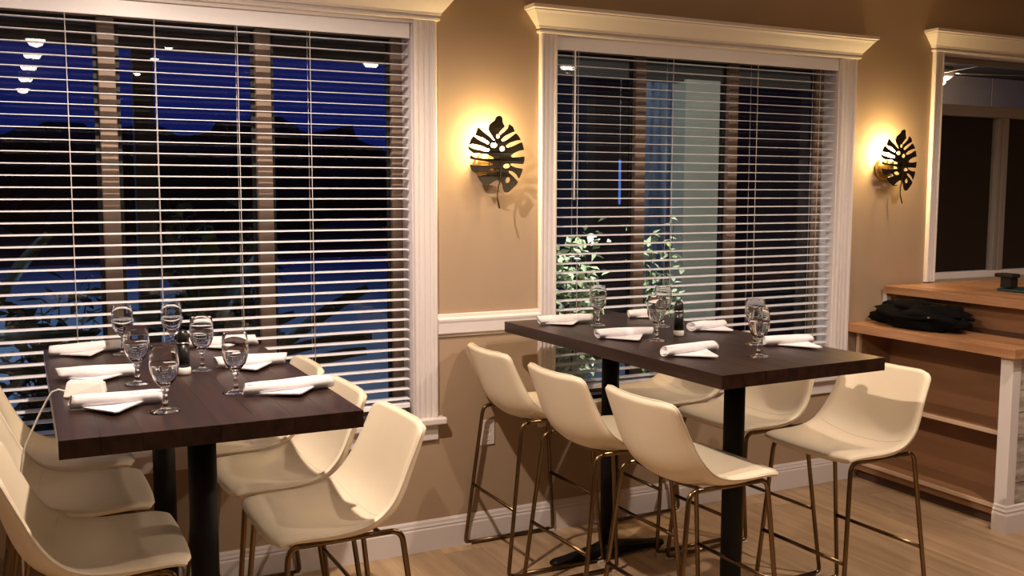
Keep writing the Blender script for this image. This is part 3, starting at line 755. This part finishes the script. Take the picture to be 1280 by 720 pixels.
NAP = [
 ((0.075,3.702),(0.318,3.740),(0.190,3.596),'white rolled napkin at the far left place of the left table'),
 ((0.082,3.216),(0.308,3.196),(0.183,3.106),'white rolled napkin at the middle left place of the left table'),
 ((0.098,2.768),(0.330,2.756),(0.193,2.634),'white rolled napkin in front of the white charger box'),
 ((0.527,3.684),(0.771,3.655),(0.635,3.561),'white rolled napkin at the far right place of the left table'),
 ((0.545,3.214),(0.770,3.206),(0.640,3.084),'white rolled napkin at the middle right place of the left table'),
 ((0.539,2.739),(0.789,2.757),(0.669,2.653),'white rolled napkin at the near right place of the left table'),
 ((1.972,3.686),(2.216,3.659),(2.064,3.567),'white rolled napkin at the far left end of the right table'),
 ((1.985,3.229),(2.215,3.194),(2.073,3.080),'white rolled napkin at the middle left place of the right table'),
 ((1.975,2.768),(2.218,2.803),(2.103,2.643),'white rolled napkin at the near left place of the right table'),
 ((2.440,3.700),(2.600,3.690),(2.560,3.600),'white rolled napkin half hidden behind goblets by the window'),
 ((2.440,3.236),(2.620,3.247),(2.560,3.125),'white rolled napkin just right of the dark pepper mill'),
 ((2.450,2.806),(2.635,2.770),(2.565,2.640),'white rolled napkin at the near right place of the right table')]
for (A, Bp, Cc, lab) in NAP: napkin(A, Bp, Cc, lab)

# ------------------------------------------------------------------ goblets
def make_goblet():
    e = empty('water_goblet')
    out = [(0.0, 0.0005), (0.036, 0.0005), (0.0365, 0.002), (0.030, 0.004), (0.014, 0.007), (0.0065, 0.012), (0.0055, 0.022), (0.0085, 0.028), (0.0055, 0.034), (0.0060, 0.048), (0.0105, 0.054), (0.0075, 0.060),
           (0.016, 0.068), (0.027, 0.082), (0.0335, 0.100), (0.0355, 0.118), (0.0345, 0.140), (0.0320, 0.1665), (0.0316, 0.1678)]
    inn = [(0.0309, 0.1678), (0.0306, 0.1665), (0.0330, 0.140), (0.0338, 0.118), (0.0318, 0.100), (0.0250, 0.083), (0.0135, 0.0715), (0.0, 0.068)]
    obj('glass_body', lathe(B(), out + inn, 36), 'goblet_glass', e, True)
    wat = [(0.0, 0.0684), (0.0132, 0.0718), (0.0247, 0.0834), (0.0315, 0.1002), (0.0334, 0.118), (0.0333, 0.126), (0.0, 0.126)]
    w_ = obj('water', lathe(B(), wat, 36), 'water', e, True)
    return e
gob = make_goblet()
GOB = [(0.307, 3.640, 'water goblet at the far left of the left table, behind the first napkin'),
       (0.470, 3.640, 'water goblet second from left at the window end of the left table'),
       (0.293, 3.057, 'water goblet standing behind the nearest left goblet of the left table'),
       (0.502, 3.200, 'water goblet beside the middle right napkin of the left table'),
       (0.319, 2.642, 'water goblet nearest to us on the left table'),
       (0.529, 2.800, 'water goblet beside the near right napkin of the left table'),
       (2.188, 3.553, 'water goblet at the far end of the right table, before the shrub'),
       (2.165, 3.089, 'water goblet just left of the pepper mill on the right table'),
       (2.415, 3.400, 'water goblet standing behind the pepper mill on the right table'),
       (2.440, 2.847, 'water goblet, the rear of the overlapping pair at the right table end'),
       (2.273, 2.631, 'water goblet, the front of the overlapping pair at the right table end')]
for i, (gx, gy, lab) in enumerate(GOB):
    o = gob if i == 0 else copy_tree(gob)
    o.location = (gx, gy, TH + 0.0006); o.scale = (1.04, 1.04, 1.02); tag(o, lab, 'glass', 'water goblets on the tables')

# ------------------------------------------------------------------ pepper mills
def make_mill():
    e = empty('pepper_mill')
    obj('cap_base', lathe(B(), [(0, 0), (0.019, 0), (0.0215, 0.004), (0.0215, 0.020), (0.019, 0.023), (0, 0.023)], 24), 'white_plastic', e, True)
    obj('mill_body', lathe(B(), [(0, 0.0235), (0.0185, 0.0235), (0.0185, 0.055), (0.0185, 0.096), (0, 0.096)], 24), 'black_plastic', e, True)
    obj('collar_ring', lathe(B(), [(0, 0.0962), (0.0195, 0.0962), (0.0200, 0.099), (0.0195, 0.102), (0, 0.102)], 24), 'steel', e, True)
    obj('mill_head', lathe(B(), [(0, 0.1022), (0.0175, 0.1022), (0.0185, 0.114), (0.0165, 0.128), (0.010, 0.138), (0, 0.141)], 24), 'black_plastic', e, True)
    return e
ml = make_mill(); ml.location = (2.318, 3.155, TH+0.0006); tag(ml, 'black pepper mill with pale base on the right table', 'pepper mill', 'black pepper mills')
m2 = copy_tree(ml); m2.location = (0.439, 3.156, TH+0.0006); tag(m2, 'black pepper mill with pale base among the left table goblets', 'pepper mill', 'black pepper mills')

# ------------------------------------------------------------------ white charger box with cord
cb_ = empty('charger_box', (0.150, 2.95, TH+0.0006)); tag(cb_, 'small white charger box with a cord, between two napkins on left table', 'charger')
t = B()
P = [(-0.075, -0.035, 0), (0.055, -0.045, 0), (0.065, 0.04, 0), (-0.065, 0.045, 0), (-0.060, -0.012, 0.062), (0.045, -0.030, 0.055), (0.058, 0.020, 0.050), (-0.052, 0.022, 0.062)]
v = [t.verts.new(p) for p in P]
for f in ((3, 2, 1, 0), (4, 5, 6, 7), (0, 1, 5, 4), (1, 2, 6, 5), (2, 3, 7, 6), (3, 0, 4, 7)): t.faces.new([v[i] for i in f])
for q in t.verts: q.co = Vector((q.co.x*0.85, q.co.y*0.9, q.co.z*0.72))
bmesh.ops.bevel(t, geom=t.edges[:], offset=0.005, segments=2, affect='EDGES')
obj('box_body', t, 'white_plastic', cb_)
cord_w = [(0.094, 2.955, 1.045), (0.078, 2.965, 1.049), (0.062, 2.97, 1.043), (0.047, 2.97, 1.020), (0.030, 2.97, 0.988), (0.012, 2.97, 0.950), (-0.006, 2.97, 0.910), (-0.019, 2.97, 0.872), (-0.027, 2.97, 0.80), (-0.03, 2.97, 0.70), (-0.03, 2.97, 0.40), (-0.03, 2.97, 0.004)]
pts = [Vector(p) - cb_.location for p in cord_w]
obj('power_cord', tube(B(), pts, 0.0028, 8), 'white_plastic', cb_, True)

# ------------------------------------------------------------------ recessed downlight fixtures (seen as reflections in the glass)
dl0 = None
for i, (lx, ly, lw, where) in enumerate(DOWNLIGHTS):
    if dl0 is None:
        dl0 = e = empty('recessed_downlight')
        obj('trim_ring', lathe(B(), [(0.072, 0.0), (0.095, 0.0), (0.093, -0.006), (0.074, -0.004)], 28, close=True), 'trim_paint', e, True)
        lens = B(); lathe(lens, [(0, -0.062), (0.022, -0.058), (0.045, -0.045), (0.062, -0.024), (0.072, -0.002)], 28); obj('lens', lens, 'lens_glow', e, True)
    else: e = copy_tree(dl0)
    e.scale = (0.5, 0.5, 0.5) if 1.0 < lx < 1.2 else (1, 1, 1)
    e.location = (lx, ly, CEIL - 0.001); tag(e, 'round white recessed ceiling downlight, ' + where, 'ceiling light', 'recessed ceiling downlights')

# ------------------------------------------------------------------ outside
struct('ground', bb(-70, 90, W+0.2, 130, -0.25, -0.15), 'concrete', 'pale bluish pavement outside at dusk')
struct('lawn', bb(-70, 90, 25, 129, -0.15, -0.13), 'dark_lawn', 'dark lawn beyond the pavement')
so = struct('porch_soffit', bb(-6, 11, W+0.2, 6.45, 2.56, 2.75), 'dark_soffit', 'dark porch soffit outside the windows')
struct('porch_fascia', bb(-6, 11, 6.36, 6.44, 2.445, 2.56), 'dark_soffit', 'dark porch fascia board outside the windows')
pp = empty('porch_post', (0.70, 6.40, -0.15)); tag(pp, 'dark porch post outside behind the wide window', 'post')
obj('post_shaft', bb(-0.058, 0.058, -0.058, 0.058, 0.0, 2.595, bevel=0.006), 'dark_post', pp)
obj('post_base', bb(-0.08, 0.08, -0.08, 0.08, 0.0, 0.18, bevel=0.006), 'dark_post', pp)
# lit pillar and blue sheet behind the second window
pl = empty('stucco_pillar', (4.85, 6.5, -0.15)); tag(pl, 'pale grey stucco pillar outside the right window', 'pillar')
obj('pillar_shaft', bb(-0.17, 0.165, -0.17, 0.17, 0.0, 2.62, bevel=0.008), 'stucco', pl)
obj('pillar_base', bb(-0.20, 0.195, -0.20, 0.20, 0.0, 0.25, bevel=0.01), 'stucco', pl)
bs = B()
for i in range(17):
    pass
rows = []
for j in range(2):
    rows.append([bs.verts.new((-0.135 + 0.27*i/16, 0.012*math.sin(i*1.3)+0.006*math.sin(i*3.1), (0.25, 2.62)[j])) for i in range(17)])
for i in range(16): bs.faces.new((rows[0][i], rows[0][i+1], rows[1][i+1], rows[1][i]))
bmesh.ops.solidify(bs, geom=bs.faces[:], thickness=0.004)
sh_ = obj('plastic_sheet', bs, 'blue_sheet', None, True, (4.50, 6.45, -0.15)); tag(sh_, 'bluish hanging plastic sheet beside the stucco pillar outside', 'sheet')

ls = empty('blue_light_tube', (4.124, 6.40, 1.50)); tag(ls, 'thin blue light tube hanging outside the right window', 'light tube')
obj('tube', lathe(B(), [(0, 0), (0.008, 0), (0.010, 0.01), (0.010, 0.33), (0.008, 0.34), (0, 0.34)], 10), 'blue_neon', ls, True)
obj('hanger', tube(B(), [(0, 0, 0.34), (0, 0, 0.946)], 0.0015, 6), 'black_plastic', ls)
# dark distant trees
def tree(x, y, h, w, label):
    e = empty('dark_tree', (x, y, -0.15)); tag(e, label, 'tree', 'dark trees beyond the pavement')
    bm = B()
    for k in range(7):
        lump(bm, (w*(-.36, -.28, -.12, .02, .14, .34, .2)[k], random.uniform(-.5, .5), h*(.28, .66, .3, .6, .3, .5, .72)[k]), (w*.33, w*.3, h*.27), random.uniform(0, 90), 0.55, 16, 10)
    obj('crown', bm, 'tree_leaf', e)
    obj('trunk', tube(B(), [(0, 0, 0), (0.1, 0, h*.35), (0, 0.1, h*.7)], [0.16, 0.12, 0.06], 7), 'bark', e)
TREES = [(-5.5, 33, 3.6, 7.6), (0.0, 43, 4.3, 7.8), (5.5, 33, 3.9, 7.6), (11, 43, 4.5, 7.8), (16.5, 33, 3.8, 7.6), (22, 43, 4.8, 7.8), (28, 33, 4.5, 7.6)]
for i, (tx, ty, th, tw) in enumerate(TREES):
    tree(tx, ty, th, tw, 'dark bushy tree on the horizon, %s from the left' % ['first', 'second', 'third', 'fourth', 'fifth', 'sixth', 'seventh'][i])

# broad leaved plants close outside the wide window
LEAFM = {}
def big_leaf(L, wd, droop):
    key = (L, wd, droop)
    if key in LEAFM: return LEAFM[key]
    bm = B(); n = 9; rows = []
    for i in range(n+1):
        t = i/n; hw = wd*math.sin(PI*min(1, (t*0.96+0.04)))**0.7*(1-0.25*t) + 0.002
        z = L*t*math.cos(droop*t); x = L*t*math.sin(droop*t)
        rows.append([bm.verts.new((x + abs(u)*0.04, u*hw, z - abs(u)*0.01)) for u in (-1, -0.5, 0, 0.5, 1)])
    for a, b in zip(rows, rows[1:]):
        for k in range(4): bm.faces.new((a[k], a[k+1], b[k+1], b[k]))
    bmesh.ops.solidify(bm, geom=bm.faces[:], thickness=0.002)
    o = obj('leaf', bm, 'big_leaf', None, True); LEAFM[key] = o.data; C.objects.unlink(o); bpy.data.objects.remove(o)
    return LEAFM[key]
def leafy(x, y, z, leaves, label):
    e = empty('broad_leaved_plant', (x, y, z)); tag(e, label, 'plant', 'broad leaved plants outside the wide window')
    for (h, L, wd, az, tilt) in leaves:
        o = bpy.data.objects.new('leaf', big_leaf(L, wd*1.45, 0.22)); C.objects.link(o); o.parent = e
        o.location = (0, 0, h); o.rotation_euler = (0, math.radians(tilt+9), math.radians(az))
    hm = max(l[0] for l in leaves)
    obj('stem', tube(B(), [(0, 0, 0), (0.01, 0, hm*0.5), (0, 0, hm+0.02)], [0.03, 0.025, 0.014], 8), 'big_leaf', e, True)
# per leaf: height on stem, length, half width, azimuth (0 = towards +x), tilt from vertical
leafy(0.80, 5.05, -0.15, [(1.02, 0.52, 0.10, 0, 12), (1.10, 0.46, 0.09, 178, -5), (1.16, 0.42, 0.10, 20, -18), (0.95, 0.50, 0.10, 5, 48), (0.98, 0.45, 0.09, 172, 40), (0.85, 0.5, 0.09, -15, 65)], 'dark broad leaved plant outside between the two mullions')
leafy(1.16, 4.90, -0.15, [(1.00, 0.52, 0.070, 2, 38), (0.96, 0.46, 0.060, -6, 62), (0.86, 0.46, 0.060, 6, 60), (1.02, 0.30, 0.06, 172, 20)], 'dark broad leaved plant outside near the right edge of the wide window')
leafy(-0.16, 4.95, -0.15, [(1.10, 0.46, 0.075, 4, 70), (0.98, 0.42, 0.07, -8, 80), (1.20, 0.45, 0.07, 10, 15), (1.12, 0.45, 0.07, 165, 40)], 'dark broad leaved plant outside at the left edge of the wide window')

# dark clapboard building that closes the view behind the right window
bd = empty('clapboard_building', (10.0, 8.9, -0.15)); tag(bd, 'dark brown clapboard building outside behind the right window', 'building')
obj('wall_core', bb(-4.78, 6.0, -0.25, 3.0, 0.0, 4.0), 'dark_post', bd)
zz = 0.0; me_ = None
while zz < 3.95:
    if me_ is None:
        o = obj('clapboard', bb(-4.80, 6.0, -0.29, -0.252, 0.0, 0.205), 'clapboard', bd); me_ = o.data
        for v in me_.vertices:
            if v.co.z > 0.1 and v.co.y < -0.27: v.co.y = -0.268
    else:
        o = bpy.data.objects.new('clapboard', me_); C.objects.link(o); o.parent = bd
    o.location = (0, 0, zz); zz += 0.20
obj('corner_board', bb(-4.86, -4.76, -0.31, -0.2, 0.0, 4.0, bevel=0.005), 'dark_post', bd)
# shrubs lit by a garden flood lamp, outside the right window
def shrub(x, y, z, h, rad, n, label, seed, m='shrub_leaf', group='shrubs outside the right window', k_=1.0):
    rnd = random.Random(seed)
    e = empty('leafy_shrub', (x, y, z)); tag(e, label, 'shrub', group)
    bm = B(); st = B(); tips = []
    for k in range(14):
        a = rnd.uniform(0, 2*PI); rr = rad*rnd.uniform(0.2, 1.0); top = h*rnd.uniform(0.6, 1.0)
        p = [(0, 0, 0), (rr*.4*math.cos(a), rr*.4*math.sin(a), top*.5), (rr*math.cos(a), rr*math.sin(a), top)]
        tube(st, p, [0.008, 0.006, 0.003], 5); tips.append(p)
    for i in range(n):
        p = rnd.choice(tips); t = rnd.uniform(0.25, 1.0)
        a = Vector(p[1]); b = Vector(p[2]) if t > .5 else Vector(p[0]); c = a.lerp(b, abs(t-.5)*2) + Vector((rnd.gauss(0, .05), rnd.gauss(0, .05), rnd.gauss(0, .04)))
        L = rnd.uniform(0.045, 0.085)*k_; w = L*0.27
        R_ = Matrix.Rotation(rnd.uniform(0, 2*PI), 3, 'Z') @ Matrix.Rotation(rnd.uniform(-0.9, 0.9), 3, 'Y') @ Matrix.Rotation(rnd.uniform(-.7, .7), 3, 'X')
        q = [bm.verts.new(c + R_ @ Vector(v_)) for v_ in ((0, 0, 0), (L*.45, w, .004), (L, 0, -.006), (L*.45, -w, .004))]
        bm.faces.new(q)
    f = obj('foliage', bm, m, e); f['kind'] = 'stuff'
    obj('branches', st, 'bark', e)
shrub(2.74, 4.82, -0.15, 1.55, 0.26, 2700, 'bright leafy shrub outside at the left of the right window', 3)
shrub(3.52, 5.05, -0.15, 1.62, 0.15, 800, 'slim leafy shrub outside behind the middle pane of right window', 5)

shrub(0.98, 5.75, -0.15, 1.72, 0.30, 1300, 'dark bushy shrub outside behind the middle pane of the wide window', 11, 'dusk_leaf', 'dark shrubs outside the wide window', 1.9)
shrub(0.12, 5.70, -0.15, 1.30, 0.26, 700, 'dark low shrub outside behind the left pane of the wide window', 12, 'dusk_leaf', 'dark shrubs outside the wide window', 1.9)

# porch lamp under the soffit that lights the shrubs and the pillar
fl_ = empty('porch_lamp', (2.95, W+0.2, 2.40)); tag(fl_, 'black porch lamp fixed outside above the right window', 'lamp')
obj('lamp_plate', bb(-0.05, 0.05, 0.0, 0.015, -0.06, 0.06, bevel=0.004), 'black_plastic', fl_)
obj('lamp_head', bb(-0.06, 0.06, 0.015, 0.12, 0.0, 0.05, bevel=0.006), 'black_plastic', fl_)
obj('lamp_lens', bb(-0.05, 0.05, 0.025, 0.11, -0.006, -0.0005), 'lens_glow', fl_)
l = bpy.data.lights.new('porch_beam', 'SPOT'); l.energy = 200; l.color = (0.96, 1.0, 0.90); l.shadow_soft_size = 0.05; l.spot_size = math.radians(120); l.spot_blend = 0.5
lo = bpy.data.objects.new('porch_beam', l); C.objects.link(lo); lo.parent = fl_; lo.location = (0.0, 0.09, -0.02)
lo.rotation_euler = Vector((0.55, 1.0, -0.85)).to_track_quat('-Z', 'Y').to_euler()

# cool fill lamps added out of view on the left to brighten the pavement
def added_fill_lamp(x, y, h, watts, label):
    e = empty('added_fill_lamp', (x, y, -0.15)); tag(e, label, 'added fill lamp', 'added cool white fill lamps')
    obj('pole', tube(B(), [(0, 0, 0), (0, 0, h)], [0.07, 0.045], 10), 'dark_post', e, True)
    obj('lamp_arm', tube(B(), arc((0, 0, h), (0, 0, h+.4), (0.8, 0, h+.4), 6), 0.035, 8), 'dark_post', e, True)
    obj('lamp_head', bb(0.75, 1.25, -0.1, 0.1, h+.36, h+.46, bevel=0.02), 'dark_post', e)
    li = bpy.data.lights.new('fill_beam', 'SPOT'); li.energy = watts; li.color = (0.40, 0.66, 1.0); li.spot_size = math.radians(150); li.spot_blend = 0.6; li.shadow_soft_size = 0.15
    q = bpy.data.objects.new('fill_beam', li); C.objects.link(q); q.parent = e; q.location = (1.0, 0, h+.33)
added_fill_lamp(-9, 14, 6.0, 1250, 'added cool fill lamp far left of the pavement, out of view')
added_fill_lamp(-2.5, 11, 5.5, 480, 'added cool fill lamp nearer the building, out of view')

# small blue garden chair out on the pavement
bc = empty('garden_chair', (2.25, 11.0, -0.15), math.radians(200)); tag(bc, 'small blue plastic garden chair out on the dusk pavement', 'chair')
obj('seat', bb(-0.24, 0.24, -0.22, 0.22, 0.42, 0.45, bevel=0.01), 'blue_plastic', bc)
t = bb(-0.24, 0.24, 0.20, 0.23, 0.46, 1.0, bevel=0.01); obj('backrest', t, 'blue_plastic', bc)
for sx in (-1, 1):
    for sy in (-1, 1): obj('leg', tube(B(), [(sx*.21, sy*.19, .42), (sx*.25, sy*.23, 0)], 0.02, 8), 'blue_plastic', bc, True)

# porch ceiling fan seen through the bar window's transom
fan = empty('porch_fan', (6.02, 5.08, 2.56)); tag(fan, 'dim porch ceiling fan seen through the top of the bar window', 'fan')
obj('fan_rod', tube(B(), [(0, 0, 0.0), (0, 0, -0.06)], 0.015, 8), 'pale_panel', fan, True)
obj('fan_motor', lathe(B(), [(0, -0.06), (0.07, -0.06), (0.09, -0.08), (0.09, -0.12), (0.05, -0.15), (0, -0.15)], 20), 'pale_panel', fan, True)
obj('fan_light', lathe(B(), [(0, -0.151), (0.028, -0.151), (0.03, -0.17), (0.018, -0.185), (0, -0.19)], 16), 'fan_glow', fan, True)
for k in range(4):
    o = obj('fan_blade', bb(0.10, 0.66, -0.06, 0.06, -0.004, 0.004, bevel=0.002), 'pale_panel', fan); o.location = (0, 0, -0.10); o.rotation_euler = (math.radians(10), 0, k*PI/2 - 0.25)
l = bpy.data.lights.new('fan_light_beam', 'POINT'); l.energy = 18; l.color = (1.0, 0.74, 0.54); l.shadow_soft_size = 0.03
lo = bpy.data.objects.new('fan_light_beam', l); C.objects.link(lo); lo.parent = fan; lo.location = (0, 0, -0.23)
vb = empty('added_screen', (7.4, 5.75, 1.85)); tag(vb, 'pale grey boarded screen added to lighten the view through the bar window transom', 'screen')  # pale boards added to catch the fan light and lighten the transom
for i in range(5):
    obj('screen_panel', bb(-1.2+i*0.6+0.006, -0.6+i*0.6-0.006, -0.02, 0.02, 0.0, 0.708, bevel=0.004), 'pale_panel', vb)
